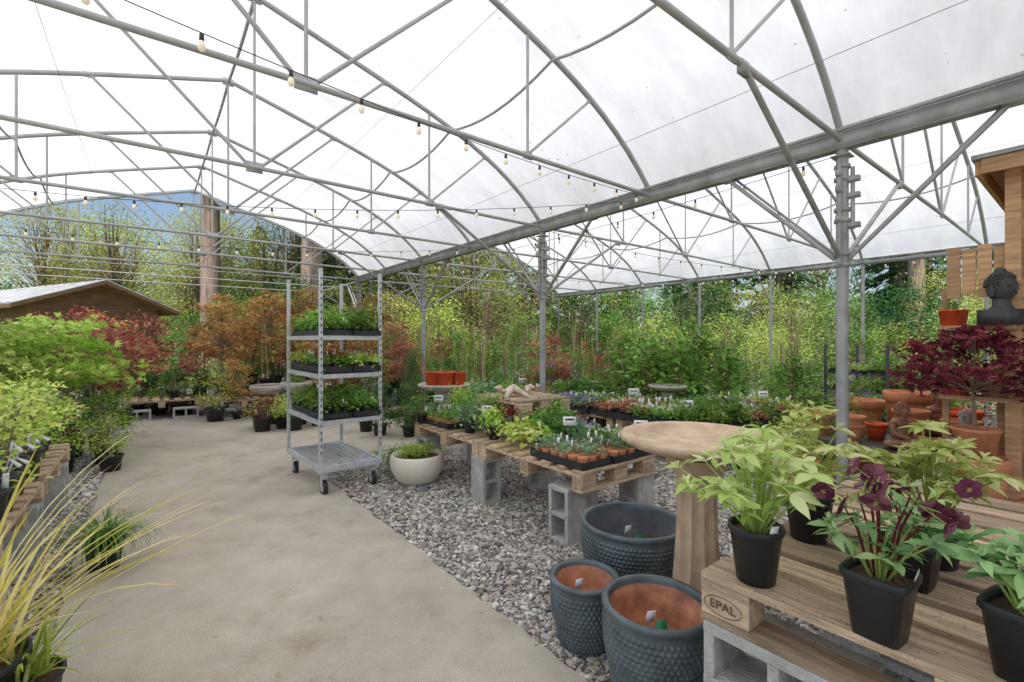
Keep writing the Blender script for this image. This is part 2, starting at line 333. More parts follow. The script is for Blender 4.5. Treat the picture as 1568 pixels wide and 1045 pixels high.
tr=N.new('ShaderNodeBsdfTranslucent'); df=N.new('ShaderNodeBsdfDiffuse'); ms=N.new('ShaderNodeMixShader'); ms.inputs[0].default_value=.12
L.new(mx.outputs['Result'],tr.inputs[0]); L.new(mx.outputs['Result'],df.inputs[0]); L.new(tr.outputs[0],ms.inputs[1]); L.new(df.outputs[0],ms.inputs[2]); L.new(ms.outputs[0],N['Material Output'].inputs['Surface'])
for uc in BAYS:
    m=M(); ts=np.linspace(-1,1,49); vv=np.arange(-4.3,12.46,.1525)
    TT,VV=np.meshgrid(ts,vv,indexing='ij')
    ZZ=np.vectorize(az_)(TT)+.042-.045*np.abs(np.sin((VV-V0)/DV*math.pi))*(1-TT**2)+.006*np.sin(VV*9+TT*5)*np.sin(TT*31)*(1-TT**2)
    V=np.stack([uc+TT*(HS+.02),VV,ZZ],-1); a,b_=TT.shape; i=np.arange(a-1)[:,None]*b_; j=np.arange(b_-1)[None]
    m.add(V.reshape(-1,3),np.stack([i+j,i+j+1,i+b_+j+1,i+b_+j],-1).reshape(-1,4)); m.obj('roof_film',[fm],parent=GH)
def truss(m,uc,v):
    ts=np.linspace(-1,1,37); m.tube([(uc+t*HS,v,az_(t)) for t in ts],.027,0,8)
    m.tube([(uc-HS,v,ZC-.02),(uc,v,ZC),(uc+HS,v,ZC-.02)],.021,0,8)
    for s in (-1,1):
        m.tube([(uc+s*.04,v,ZC),(uc+s*1.3,v,az_(1.3/HS))],.016,0,6)
        m.tube([(uc+s*1.85,v,ZC),(uc+s*1.85,v,az_(1.85/HS))],.013,0,6)
        m.tube([(uc+s*1.85,v,ZC),(uc+s*2.67,v,az_(2.67/HS))],.013,0,6)
        for (a_,z_) in ((1.3,az_(1.3/HS)),(2.67,az_(2.67/HS)),(1.85,ZC)): m.box((uc+s*a_,v,z_-.01),(.10,.012,.06),0)
    m.tube([(uc,v,ZC),(uc,v,az_(0))],.013,0,6)
    m.box((uc,v,ZC),(.14,.012,.1),0)
    m.box((uc,v,az_(0)-.02),(.12,.014,.09),0)
m=M(); m2=M()
for n_ in range(-3,7):
    v=V0+DV*n_
    for uc in BAYS: truss(m,uc,v)
for uc in BAYS:
    for t_ in (-2.145/HS,0,2.145/HS):
        for n_ in range(-3,6):
            v=V0+DV*n_; sag=.13 if t_ else .04
            m.tube([(uc+t_*HS,v+DV*f,az_(t_)-.03-sag*4*f*(1-f)) for f in np.linspace(0,1,9)],.014 if t_ else .018,0,6)
    for t_ in (-.86,-.42,.42,.86):
        m2.tube([(uc+t_*HS,-4.2,az_(t_)-.02),(uc+t_*HS,12.4,az_(t_)-.02)],.003,0,4)
for v in (14.2,16.0):
    m2.tube([(.8-HS,v,3.0),(.8+HS,v,3.0)],.012,0,5); m2.tube([(.8-HS,v+.4,3.25),(.8+HS,v+.4,3.25)],.007,0,5)
m.obj('trusses',[steel],parent=GH); m2.obj('film_wires',[steel],parent=GH)
m=M()
uu=4.46
m.box((uu,4.0,3.075),(.10,17.0,.012)); m.box((uu-.05,4.0,3.02),(.008,17.0,.125)); m.box((uu+.05,4.0,3.02),(.008,17.0,.125)); m.box((uu-.04,4.0,2.957),(.03,17.0,.006))
m.box((uu-.075,4.0,3.10),(.03,17.0,.025)); m.box((uu+.075,4.0,3.10),(.03,17.0,.025))
for uu in (11.78,-2.86): m.tube([(uu,-4.3,3.03),(uu,12.5,3.03)],.045); m.box((uu,4.1,3.12),(.03,16.8,.06))
m.tube([(-2.86,12.5,3.0),(-2.86,16.2,3.0)],.025); m.tube([(4.46,12.55,3.0),(4.46,16.2,3.0)],.025)
for k in range(-1,5):
    v=V0+3.66*k; u=4.46
    if k>3:
        m.tube([(u,v,0),(u,v,3)],.035); continue
    m.tube([(u,v,0),(u,v,2.98)],.044,0,14)
    m.box((u,v,2.90),(.13,.13,.012)); 
    for z in (2.0,2.09,2.36,2.45,2.70,2.80): m.lathe([(.044,z),(.058,z+.003),(.058,z+.03),(.044,z+.033)],(u,v,0),14)
    m.tube([(u-.066,v,2.02),(u-.066,v,2.86)],.016); m.tube([(u+.005,v-.07,2.3),(u+.005,v-.07,2.8)],.016)
    for z in (2.38,2.62,2.75): m.box((u-.03,v,z),(.16,.035,.05)); m.box((u,v-.05,z-.05),(.05,.14,.04))
    for s in (-1,1):
        m.tube([(u,v+s*.05,2.07),(u,v+s*.95,2.97)],.018,0,8); m.tube([(u+.055,v+s*.05,2.10),(u+.055,v+s*.90,2.97)],.012,0,6)
        m.tube([(u+s*.05,v,2.07),(u+s*1.67,v,ZC-.02)],.02,0,8); m.box((u+s*1.67,v,ZC-.03),(.1,.03,.08))
        m.box((u,v+s*.95,2.96),(.1,.1,.03))
m.obj('posts_and_gutter',[steel_d],parent=GH)
m=M()
for n_ in range(-3,9):
    v=V0+DV*n_
    for u in (11.78,-2.86):
        if n_>6 and u>5: continue
        m.tube([(u,v,0),(u,v,3.03)],.033,0,10)
        if n_>6: continue
        s=-1 if u>5 else 1
        m.tube([(u,v,2.3),(u+s*.85,v,ZC)],.016,0,6)
m.tube([(11.78,-4,.9),(11.78,12.4,.9)],.012,0,5)
m.obj('side_posts',[steel],parent=GH)

# string lights
bm_,t,b=nt('bulb_glass'); b.inputs['Base Color'].default_value=(.85,.8,.68,1); b.inputs['Roughness'].default_value=.15; b.inputs['Emission Color'].default_value=(1,.78,.45,1); b.inputs['Emission Strength'].default_value=.25
def string(a,b_,sag,n,sc=.7):
    A=np.array(S(a[0],a[1])+(a[2],)); B=np.array(S(b_[0],b_[1])+(b_[2],)); m=M(); f=np.linspace(0,1,40)
    P=A+(B-A)*f[:,None]; P[:,2]-=sag*4*f*(1-f); m.tube(P,.003,0,4)
    for k in range(n):
        q=(k+.5)/n; p=A+(B-A)*q; p[2]-=sag*4*q*(1-q)
        m.lathe([(x_*sc,z_*sc) for x_,z_ in [(.001,-.005),(.014,-.008),(.016,-.05),(.012,-.055)]],p,8,0)
        m.lathe([(x_*sc,z_*sc) for x_,z_ in [(.012,-.053),(.022,-.075),(.025,-.095),(.017,-.118),(.001,-.124)]],p,10,1)
    m.obj('string_lights',[socket,bm_])
string((4.4,3.2,3.02),(-2.8,2.2,3.05),.2,18)
string((4.4,3.3,3.0),(-2.8,7.2,3.0),.27,20)
string((4.4,6.8,3.0),(-2.8,9.0,3.0),.25,16)
string((4.5,5.0,3.0),(11.7,3.2,3.0),.3,16)
string((4.5,8.6,3.0),(11.7,5.0,3.0),.3,16)
string((11.7,-1,2.98),(11.7,12.3,2.98),.0,30)
string((4.55,1.4,2.95),(4.55,8.6,2.95),.1,14)

# ---------------------------------------------------------------- blocks & pallets
def block_mesh():
    m=M(); w,h,l=.19,.19,.39   # l along z (stood on end), holes through y
    for s in (-1,1): m.box((s*(w/2-.016),0,l/2),(.032,h,l))
    for z,tk in ((.016,.032),(l/2,.03),(l-.016,.032)): m.box((0,0,z),(w-.062,h-.004,tk))
    me=m.mesh('cinder_block',[conc],smooth=False)
    bm=bmesh.new(); bm.from_mesh(me); bmesh.ops.bevel(bm,geom=bm.edges[:],offset=.003,segments=1,affect='EDGES'); bm.to_mesh(me); bm.free(); return me
BL=block_mesh()
def block(u,v,z=0,lying=False,rz=0):
    x,y=S(u,v); o=inst('cinder_block',BL,(x,y,z),TH+rz+U(-.04,.04))
    if lying: o.rotation_euler=(0,math.radians(90),TH+rz+U(-.02,.02)); o.location=(x,y,z+.095)
    return o
def pallet(u,v,z,L,W,nb,bw,along='v',name='wooden_pallet'):
    m=M()
    for i in range(nb):
        y=-W/2+bw/2+(W-bw)*i/(nb-1); w_=bw*(1 if i%2==0 else .72)
        m.box((U(-.004,.004),y+U(-.004,.004),.133+U(-.001,.001)),(L,w_,.022),0,U(-.008,.008),rng.uniform(0,1))
        if along=='v' and L>1.1:
            for q in (-1,0,1):
                for q2 in (-.03,.03): m.lathe([(.001,.1456),(.004,.1456),(.004,.140)],(q*(L/2-.0725)+q2,y+q2*.7,0),8,1)
    for i in (-1,0,1):
        x=i*(L/2-.0725)
        m.box((x,0,.1105),(.143,W-.004,.021),0,0,rng.uniform(0,1))
        for j in (-1,0,1):
            m.box((x,j*(W/2-.052),.061),(.14,.098,.077),0,0,rng.uniform(.2,1))
    for j in (-1,0,1): m.box((0,j*(W/2-.052),.0105),(L,.1,.021),0,0,rng.uniform(0,1))
    x,y=S(u,v); o=m.obj(name,[woodu,steel_d],(x,y,z),TH+(math.pi/2 if along=='v' else 0),smooth=False)
    mod=o.modifiers.new('bevel','BEVEL'); mod.width=.003; mod.segments=1; mod.limit_method='ANGLE'
    return o
ZB=.39+.144
for vv in (2.74,3.97): pallet(2.65,vv,.39,.8,1.22,8,.10,'u')
for (u,v) in ((2.33,2.35),(2.33,3.35),(2.36,4.45),(2.98,2.25),(2.98,3.35),(2.98,4.45),(2.62,2.5)): block(u,v,0,False,math.pi/2 if random.random()<.7 else 0)
pallet(2.9,3.55,ZB+.19,.62,.72,6,.1,'u')
for v in (3.3,3.8):
    for u in (2.72,3.05): block(u-.1,v,ZB,True,math.pi/2)
EP=pallet(1.307+.4,.756-.6,.57,1.2,.8,5,.145,'v','euro_pallet')
pallet(1.307+1.21,.756-.55,.57,1.2,.8,5,.145,'v','euro_pallet')
for (u,v) in ((1.40,.355),(1.40,-.4),(2.30,.355),(2.3,-.4),(2.85,.355)):
    for k in range(3): 
        if k==1: block(u-.09,v+.28,k*.19,True,0)
        else: block(u,v,k*.19,True,math.pi/2)
tx=D.curves.new('stamp_text','FONT'); tx.body='EPAL'; tx.size=.036; tx.align_x='CENTER'; tx.align_y='CENTER'; tx.extrude=.0004
ink=mat('branding_ink',(.12,.06,.035),.9); tx.materials.append(ink)
to_=D.objects.new('stamp_text',tx); scene.collection.objects.link(to_); to_.parent=EP; to_.location=(.53,.4025,.062); to_.rotation_euler=(math.radians(90),0,math.radians(180))
m=M(); m.tube([(.53+.055*math.cos(a),.402,.062+.027*math.sin(a)) for a in np.linspace(0,2*math.pi,33)],.0012,0,4); m.obj('stamp_ring',[ink],parent=EP)
for u in (5.2,6.4):
    for v in (3.2,4.45,5.65): pallet(u,v,.30,1.18,1.2,9,.105,'u')
for u in (4.75,5.7,6.9):
    for v in (2.75,3.8,5.0,6.1): block(u,v,-.09)
for vv in (3.62,4.86): pallet(-.92,vv,.39,.8,1.2,8,.11,'u')
for (u,v) in ((-.62,3.2),(-.62,4.1),(-.62,5.3),(-1.2,3.2),(-1.2,4.2),(-1.2,5.3)): block(u,v,0,False,math.pi/2)
BP=[(-1.3,11.2),(-2.6,11.0),(0.2,10.9),(1.4,10.2),(-.1,12.2),(2.9,9.3),(-1.6,7.6),(-1.6,8.9)]
for (u,v) in BP:
    pallet(u,v,.2,.9,1.2,8,.11,'v')
    for a in (-.45,.45):
        for b_ in (-.35,.35): block(u+b_-.19,v+a,0,True)
        
# ---------------------------------------------------------------- trolley (plant cart)
def cart_mesh():
    m=M(); L,W,H=1.02,.56,2.05
    for x in (0,W):
        for y in (0,L):
            m.box((x,y,.22+(H-.22)/2),(.028,.032,H-.22))
            for z in np.arange(.4,H-.05,.06): m.box((x,y-.017 if y==0 else y+.017,z),(.009,.003,.025),1)
    z=.24
    m.box((W/2,0,z),(W+.03,.03,.05)); m.box((W/2,L,z),(W+.03,.03,.05)); m.box((0,L/2,z),(.03,L-.034,.05)); m.box((W,L/2,z),(.03,L-.034,.05))
    for k in range(20): m.tube([(.01,.04+k*(L-.08)/19,z+.02),(W-.01,.04+k*(L-.08)/19,z+.02)],.005,0,5)
    for k in range(5): m.box((W*(k+.5)/5,L/2,z+.006),(.03,L-.05,.012))
    for z in (.66,1.08,1.43):
        m.box((W/2,.005,z),(W,.02,.04)); m.box((W/2,L-.005,z),(W,.02,.04)); m.box((.0,L/2,z),(.02,L-.03,.04)); m.box((W,L/2,z),(.02,L-.03,.04)); m.box((W/2,L/2,z+.005),(W-.03,L-.03,.012),2)
    for x in (.05,W-.05):
        for y in (.06,L-.06):
            m.box((x,y,.185),(.05,.06,.06)); m.box((x-.026,y,.12),(.006,.05,.1)); m.box((x+.026,y,.12),(.006,.05,.1))
            th=np.linspace(0,2*math.pi,20,endpoint=False)
            for r_,h_,mt in ((.065,.018,1),(.035,.022,0)):
                v=[(x-h_,y+r_*math.cos(a),.065+r_*math.sin(a)) for a in th]+[(x+h_,y+r_*math.cos(a),.065+r_*math.sin(a)) for a in th]
                m.add(v,[[i,(i+1)%20,(i+1)%20+20,i+20] for i in range(20)],mt); m.add(v[:20],[list(range(20))],mt); m.add(v[20:],[list(range(20))],mt)
    return m
CM=cart_mesh().mesh('plant_cart',[mat('cart_galvanized',(.60,.61,.62),.4,.3,.15,20,.05),black,mat('cart_shelf',(.45,.46,.45),.6,.1,.2,8)],smooth=False)
CMd=cart_mesh().mesh('dark_plant_rack',[mat('rack_dark_metal',(.10,.10,.10),.5,.2,.2,8),black,mat('rack_shelf',(.12,.12,.12),.6)],smooth=False)
x,y=S(1.22,4.34); CART=inst('plant_cart',CM,(x,y,0),TH+.04)
CART2=inst('plant_rack',CMd,(4.75,5.9,0),.2,(1,.9,.66))

# ---------------------------------------------------------------- trays of small plants
def tray(kind):
    m=M(); L,W=.54,.28
    m.box((0,0,.004),(L,W,.006),0); 
    for s in (-1,1): m.box((0,s*W/2,.028),(L,.006,.05),0); m.box((s*L/2,0,.028),(.006,W,.05),0)
    nx,ny=6,3
    for i in range(nx):
        for j in range(ny):
            c=((i-(nx-1)/2)*L/nx+U(-.006,.006),(j-(ny-1)/2)*W/ny+U(-.006,.006),.008); rr=.04; g_=U(.4,1.5)
            pt={'terra':6}.get(kind,0)
            m.lathe([(rr*.7,0),(rr*.95,.062),(rr,.07),(rr*.88,.07),(rr*.85,.06),(.001,.062)],c,10,pt)
            if random.random()<.07: continue
            C=[(c[0]+U(-.015,.015),c[1]+U(-.015,.015),c[2]+.075+U(0,.03)*g_) for _ in range(4)]
            if kind=='terra': foliage(m,C,9,.02,.9,.034,LSIM,3); 
            elif kind=='tall':
                C=[(c[0]+U(-.02,.02),c[1]+U(-.02,.02),c[2]+.08+U(0,.14)*g_) for _ in range(6)]; foliage(m,C,8,.025,.9,.05,LSIM,3)
            else: foliage(m,C,12,.03,.6,.04,LSIM,3)
            if kind in('white','purple','red') and random.random()<.8:
                p=np.array([[c[0]+U(-.03,.03),c[1]+U(-.03,.03),c[2]+.13+U(0,.02)] for _ in range(6)])
                m.leaves(PET,p,rng.normal(size=p.shape),np.tile([0,0,1.],(6,1))+rng.normal(size=p.shape)*.3,.022,4,.6)
    for k in range(7): tag(m,(U(-.24,.24),U(-.12,.12),.14+U(0,.03)),5,.018,U(-.9,.9))
    return m
def trm(kind,leaf,flower=FW): return tray(kind).mesh('plant_tray_'+kind,[black,soil,bark,leaf,flower,whitep,terra],flat=(0,3))
TR={'g':[trm('green',LG)],'l':[trm('lime',LL)],'w':[trm('white',LG,FW)],'p':[trm('purple',LB,FP)],'r':[trm('red',LG,FR)],'t':[trm('terra',l) for l in (LB,LG)],'T':[trm('tall',LG),trm('tall',LG)],'b':[trm('bronze',LR)]}
def tr_(k,u,v,z,rz=0,sc=1): return inst('plant_tray',random.choice(TR[k]),S(u,v)+(z,),TH+rz,sc)
h=math.pi/2
for k,u,v,rz in (('t',2.42,2.42,h),('t',2.72,2.41,h),('w',3.0,2.42,h),('T',2.74,2.98,h),('p',3.0,2.99,h),('t',2.45,4.25,h),('w',2.76,4.25,h),('g',3.05,4.3,h)): tr_(k,u,v,ZB,rz)
for i in range(8):
    for j in range(6):
        u=4.72+j*.37+U(-.02,.02); v=2.75+i*.46
        if u<6.95: tr_(random.choice('gglTTlwpbg'),u,v,.444,h,U(.9,1.35))
for z,ks in ((.27+.42,'TT'),(1.11,'lr'),(1.45,'TT'),):
    for q,k in enumerate(ks):
        for uu in (.14,.42):
            kk=k if z!=1.11 else random.choice('lrg'); x,y=S(1.22+uu,4.34+.27+q*.5); inst('plant_tray',random.choice(TR[kk]),(x,y,z),TH+h+.04,(1,.95,.9 if z!=1.11 else 1.1))
for z in (.68,1.09,1.45):
    for q in range(3): o=inst('plant_tray',TR[random.choice('gTl')][0],(0,0,0),0); o.parent=CART2; o.location=(.28,.2+q*.32,z)
for i in range(7): tr_(random.choice('glwpr'),4.0+U(-.3,.3),6.3+i*.3,.0)

# ---------------------------------------------------------------- potted plant variants
MS=[black,soil,bark]
def pv(name,fn,leaf,flower=FW,pr=.14,phh=.24,caneh=0):
    m=M(); pot(m,pr,phh); fn(m); 
    if caneh:
        for _ in range(3): m.tube([(U(-.06,.06),U(-.06,.06),.1),(U(-.09,.09),U(-.09,.09),caneh*U(.8,1.08))],.008,6,5)
    tag(m,(pr*.8,-.03,phh+.04),5,.03,U(-1,1)); return m.mesh(name,MS+[leaf,flower,whitep,cane],flat=(3,4))
PV={}
mapf=lambda h,w,z0,n,per,s: (lambda m:plant(m,h,w,z0,n,per,s,.08,.45,LPALM,base=(0,0,.2),tr=.015,trunk=.25,lean=.07))
PV['mr']=[pv('maple_red',mapf(1.3,.5,.45,40,19,.06),LR),pv('maple_red',mapf(1.15,.45,.4,36,19,.055),LMX),pv('maple_red',mapf(1.35,.5,.4,38,19,.06),LR)]
PV['mo']=[pv('maple_orange',mapf(1.65,.5,.45,50,20,.065),LO,caneh=1.6),pv('maple_orange',mapf(1.75,.48,.5,46,20,.065),LMX,caneh=1.5),pv('maple_orange',mapf(1.6,.5,.45,46,20,.065),LO),pv('maple_orange',mapf(1.5,.5,.45,40,18,.065),LY)]
PV['mg']=[pv('maple_green',lambda m:plant(m,1.2,.6,.5,50,28,.07,.10,.3,LPALM,base=(0,0,.2),tr=.016,trunk=.3,lean=.06,hang=.4),LL)]
PV['sg']=[pv('shrub_green',lambda m:plant(m,.75,.33,.12,36,24,.045,.06,.7,LSIM,base=(0,0,.2),tr=.008,stems=3,trunk=.05),LG) for _ in range(2)]
PV['sl']=[pv('shrub_lime',lambda m:plant(m,.55,.3,.1,30,24,.04,.06,.7,LSIM,base=(0,0,.2),tr=.007,stems=3,trunk=.05),LL)]
PV['sd']=[pv('shrub_dark',lambda m:plant(m,.8,.36,.1,40,22,.06,.07,.7,LSIM,base=(0,0,.2),tr=.008,stems=3,trunk=.05),LD)]
PV['st']=[pv('climber_staked',lambda m:plant(m,1.5,.18,.15,32,14,.055,.06,1.,LSIM,base=(0,0,.2),tr=.008,shape='col',trunk=.05,stems=2),l,caneh=1.75) for l in (LG,LL,LG)]
PV['sp']=[pv('sapling_sparse',lambda m:plant(m,1.75,.25,.3,26,7,.045,.06,1.,LSIM,base=(0,0,.2),tr=.010,shape='col',trunk=.2,stems=4),l,caneh=1.85) for l in (LY,LG,LR,LG)]
PV['cl']=[pv('broadleaf_climber',lambda m:plant(m,1.15,.32,.1,40,16,.10,.09,.9,LSIM,base=(0,0,.2),tr=.008,shape='col',stems=3,trunk=.05),LG,caneh=1.4)]
PV['fw']=[pv('flowering_shrub',lambda m:(plant(m,.9,.36,.15,34,20,.045,.07,.7,LSIM,base=(0,0,.2),tr=.008,stems=3,trunk=.05),foliage(m,rng.normal(size=(30,3))*[.2,.2,.18]+[0,0,.9],9,.03,.8,.04,LSIM,4)),LG,f) for f in (FW,FP,FR)]
PV['ev']=[pv('columnar_evergreen',lambda m:plant(m,1.0,.15,.02,60,36,.04,.045,1.1,LNAR,base=(0,0,.2),tr=.012,shape='cone',trunk=.02,up=.2),LD)]
PV['bs']=[pv('small_bronze',lambda m:plant(m,.25,.16,.05,16,24,.035,.045,.7,LSIM,base=(0,0,.16),tr=.005,stems=2,trunk=.05),LP,pr=.1,phh=.18)]
PV['ls']=[pv('small_lime',lambda m:plant(m,.22,.16,.03,18,26,.035,.045,.7,LSIM,base=(0,0,.16),tr=.005,stems=2,trunk=.05),LL,pr=.1,phh=.18)]
def younger(m):
    plant(m,.42,.2,.03,20,9,.045,.05,.9,LSIM,base=(0,0,.16),tr=.005,stems=3,trunk=.05)
    for _ in range(2):
        a=U(0,6.28); m.tube([(.05*math.cos(a),.05*math.sin(a),.15),(.09*math.cos(a),.09*math.sin(a),.28),(.14*math.cos(a),.14*math.sin(a),.24)],[.006,.006,.012],5,4)
PV['yp']=[pv('young_perennial',younger,l,pr=.1,phh=.19) for l in (LL,LG,LY)]
NM={'mr':'japanese_maple','mo':'japanese_maple','mg':'japanese_maple','sg':'potted_shrub','sl':'potted_shrub','sd':'potted_shrub','st':'staked_climber','sp':'potted_sapling','cl':'potted_climber','fw':'flowering_shrub','ev':'columnar_evergreen','bs':'potted_perennial','ls':'potted_perennial','yp':'potted_perennial'}
def pl(k,x,y,z=0,s=1): return inst(NM[k],random.choice(PV[k]),(x,y,z),U(0,6.28),s*U(.92,1.08))
def plS(k,u,v,z=0,s=1): return pl(k,*S(u,v),z,s)
for i,u in enumerate(np.arange(4.9,11.6,.72)):
    for j,v in enumerate(np.arange(6.6,12.6,.76)):
        k=random.choice(['st','sp','sp','st','fw','sg','cl','mr'] if (i+j)%3 else ['sp','st','fw','sp'])
        plS(k,u+U(-.25,.25),v+U(-.25,.25),0,U(.65,1.15))
for u in np.arange(7.6,11.5,.75):
    for v in np.arange(1.6,6.4,.75):
        X,Y=S(u,v)
        if abs(X-5.0)<.7 and Y<7.2: continue
        plS(random.choice(['sp','st','sg','fw','fw','sg','cl']),u+U(-.2,.2),v+U(-.2,.2),0,U(.6,.95))
for x,y in ((1.7,7.3),(2.05,7.0),(2.5,6.9),(2.3,7.5),(2.9,7.3),(3.3,7.1)): pl('cl',x,y,.0,U(1,1.15))
for _ in range(26): plS(random.choice(['sg','sd','sl','st','fw','sg','mo']),U(2.9,5.6),U(8.4,14.2),0,U(.7,1.1))
for _ in range(12): plS(random.choice(['fw','sg','sl']),U(4.9,6.5),U(6.0,7.2),0,.8)
pl('ev',-1.62,7.5,0,1.05); pl('ev',-1.25,8.1,0,.9)
for x,y in ((-1.95,6.9),(-2.25,7.2),(-1.5,6.8),(-.9,6.9),(-.5,6.8),(-.2,7.1),(.2,6.9),(.6,7.0),(1.,7.1)): pl(random.choice(['sd','sg','fw']),x,y,0,.75)
zb=.345
for k,x,y,s in (('mr',-9.3,10.6,.95),('mr',-8.7,10.2,1.0),('mr',-8.2,10.6,1.0),('mr',-7.7,9.9,1.0),('mr',-9.9,11,.9),('mo',-5.9,9.5,1.1),('mo',-5.2,9.9,1.2),('mo',-4.7,10.4,1.15),('mr',-4.6,9.6,1.),
    ('mo',-6.5,10.4,1.05),('mr',-7.0,10.6,1.05),('mr',-3.4,10.2,.95),('mo',-4.0,10.8,1.1),('mr',-6.2,9.2,.7),('mr',-3.0,9.6,.9),('mr',-8.4,9.4,.8),('mr',-7.2,9.3,.7),
    ('mr',-7.6,8.4,.75),('mr',-7.0,8.0,.7),('mo',-5.5,10.9,1.15),('mo',-6.3,11.3,1.1),('mr',-10.4,10.2,1.),('mr',-8.0,8.9,.8),('mr',-2.6,10.4,1.0),('mo',-3.4,11.4,1.1)):
    pl(k,x,y,zb,s)
for _ in range(18): plS(random.choice(['mr','mo','mg','sg','sl','mo']),U(-1.5,2.6),U(11.6,14.5),0,U(.85,1.2))
for _ in range(18): plS(random.choice(['sd','sg','mr','mg','mr']),U(-5.2,-2.2),U(6.5,11),.2,U(.6,.95))
for i in range(18): pl('sd' if i%3 else 'yp',-8.6+i*.2+U(-.05,.05),9.3-.02*i+U(-.1,.1),.2,.5)
for i in range(9): pl('ls' if i%2 else 'yp',-7.9+i*.21,8.9+U(-.1,.1),0,1.1)
for k,x,y,z,s in (('mg',-5.0,5.2,.2,1.0),('mg',-5.7,5.0,.2,.95),('mg',-5.0,4.5,.3,.9),('mr',-5.9,6.6,.3,.95),('mr',-6.5,7.2,.3,1.),('mr',-6.3,6.4,.3,.9),('sg',-4.6,5.3,0,.8),('sl',-4.95,5.6,.1,.8),('sl',-4.3,5.0,0,.75),('mr',-5.1,6.1,.3,.9),('sl',-4.75,4.9,0,.9),('sg',-5.3,5.6,.0,.9)): pl(k,x,y,z,s)
for (u,v,k,s) in ((-.60,3.15,'yp',1.0),(-.62,3.45,'yp',1.0),(-.64,3.8,'yp',1.05),(-.92,3.3,'yp',1.1),(-.95,3.65,'yp',1.1),(-.95,4.0,'st',.6),(-.62,4.15,'yp',1.0),(-.66,4.5,'sl',.65),(-1.0,4.4,'sg',.7),(-.66,4.85,'sg',.6),(-1.02,4.8,'sl',.8),(-.7,5.2,'sl',.75),(-1.05,5.25,'sg',.7)): plS(k,u,v,ZB,s)
sqb=M(); sqb.lathe([(.001,0),(.12,0),(.15,.22),(.155,.24),(.135,.24),(.001,.2)],n=28); sqb.obj('blue_glazed_pot',[bluem],(-4.75,4.62,.0))
pl('sl',-5.15,8.1,0,1.0); 
for k,x,y in (('ls',-4.05,7.5),('bs',-3.85,7.2),('ls',-3.65,7.45),('ls',-3.4,7.3),('bs',-3.55,7.8),('ls',-3.95,7.85),('bs',-3.2,7.7)): pl(k,x,y,0,1.25)
pl('mo',-4.95,8.4,0,.6)
for x,y in ((-6.3,8.7),(-5.9,8.9),(-5.5,9.0),(-6.6,9.0)): pl('sd',x,y,zb,.5)
for _ in range(12): pl(random.choice(['sd','bs','mr']),U(-3.2,-1.8),U(8.3,9.4),U(.1,.3),U(.5,.8))
# ------- bowl planters
def bowl(x,y,z,r,hh,matb,leaf,name,plh=.12):
    m=M(); m.lathe([(.001,0),(r*.55,0),(r*.78,hh*.18),(r*.98,hh*.55),(r*1.0,hh*.8),(r*.95,hh*.97),(r*.92,hh),(r*.87,hh*.98),(r*.86,hh*.85),(r*.5,hh*.87),(.001,hh*.88)],(0,0,0),44,0)
    m.lathe([(r*.86,hh*.86),(.001,hh*.9)],(0,0,0),24,1)
    if leaf: foliage(m,rng.normal(size=(30,3))*[r*.25,r*.25,.015]+[0,0,hh+plh*.2],46,.032,.7,.026,LSIM,3)
    return m.obj(name,[matb,soil,bark,leaf or LG],(x,y,z),flat=(3,))
bowl(-.94,4.62,0,.265,.29,cream,LL,'bowl_planter')
bowl(-4.75,9.1,.35,.34,.2,stoneg,None,'bowl_planter'); bowl(-4.25,9.2,.4,.3,.2,stoneg,LG,'bowl_planter')
m=M(); foliage(m,rng.normal(size=(26,3))*[.10,.10,.05]+[0,0,.16],40,.04,.8,.035,LSIM,3); pot(m,.1,.14); m.obj('potted_perennial',[black,soil,bark,LG],(-1.2,4.95,0),flat=(3,))

# ---------------------------------------------------------------- glazed pots
def glazed(x,y,r,hh,inside,name='glazed_pot'):
    m=M(); zs=np.linspace(0,1,150); rows=round(hh*.93/.021); nb=int(2*math.pi*r/.023)
    def pr(z): return r*(.66+.34*math.sin(min(1,z*1.02+.02)*math.pi*.56))*(1-.02*max(0,z-.85)/.15)
    prof=[(pr(z),z*hh*.93) for z in zs]
    def mod(th,z,R):
        q=z/(hh*.93)*rows; row=np.floor(q); ph=q-row; ok=((q>.6)&(q<rows-.8))
        du=((th*nb/(2*math.pi)+row*.5)%1-.5)*2; dv=(ph-.5)*2
        return .0065*ok*np.sqrt(np.clip(1-(du**2+dv**2)/.72,0,1))
    m.lathe([(.001,0)]+prof[:1],n=nb*7,mat=0); m.lathe(prof,n=nb*7,mat=0,mod=mod)
    R=pr(1); m.lathe([(R,hh*.93),(R+.010,hh*.945),(R+.013,hh*.975),(R+.008,hh),(R-.010,hh),(R-.016,hh*.985),(R-.020,hh*.93)],n=64,mat=0)
    m.lathe([(R-.020,hh*.935),(R-.026,hh*.7),(R*.8,hh*.35),(R*.6,hh*.2),(.001,hh*.2)],n=64,mat=1)
    m.box((-.3*R,-R*.62,hh*1.02),(.035,.003,.05),2,.3,tilt=(.3,'X')); 
    if r>.16: m.box((-.12*R,-R-.0+.055,hh*.86),(.045,.003,.11),3,.1,tilt=(-.3,'X')); m.box((-.12*R,-R+.03,hh*.88),(.018,.003,.05),2,.1,tilt=(-.3,'X'))
    return m.obj(name,[glaze,inside,whitep,greent],(x,y,0),U(-.1,.1))
glazed(.66,2.56,.275,.425,mat('dark_inside',(.15,.155,.16),.7,0,.3,8)); glazed(.335,2.16,.155,.32,terrad); glazed(.56,1.81,.202,.395,terrad)

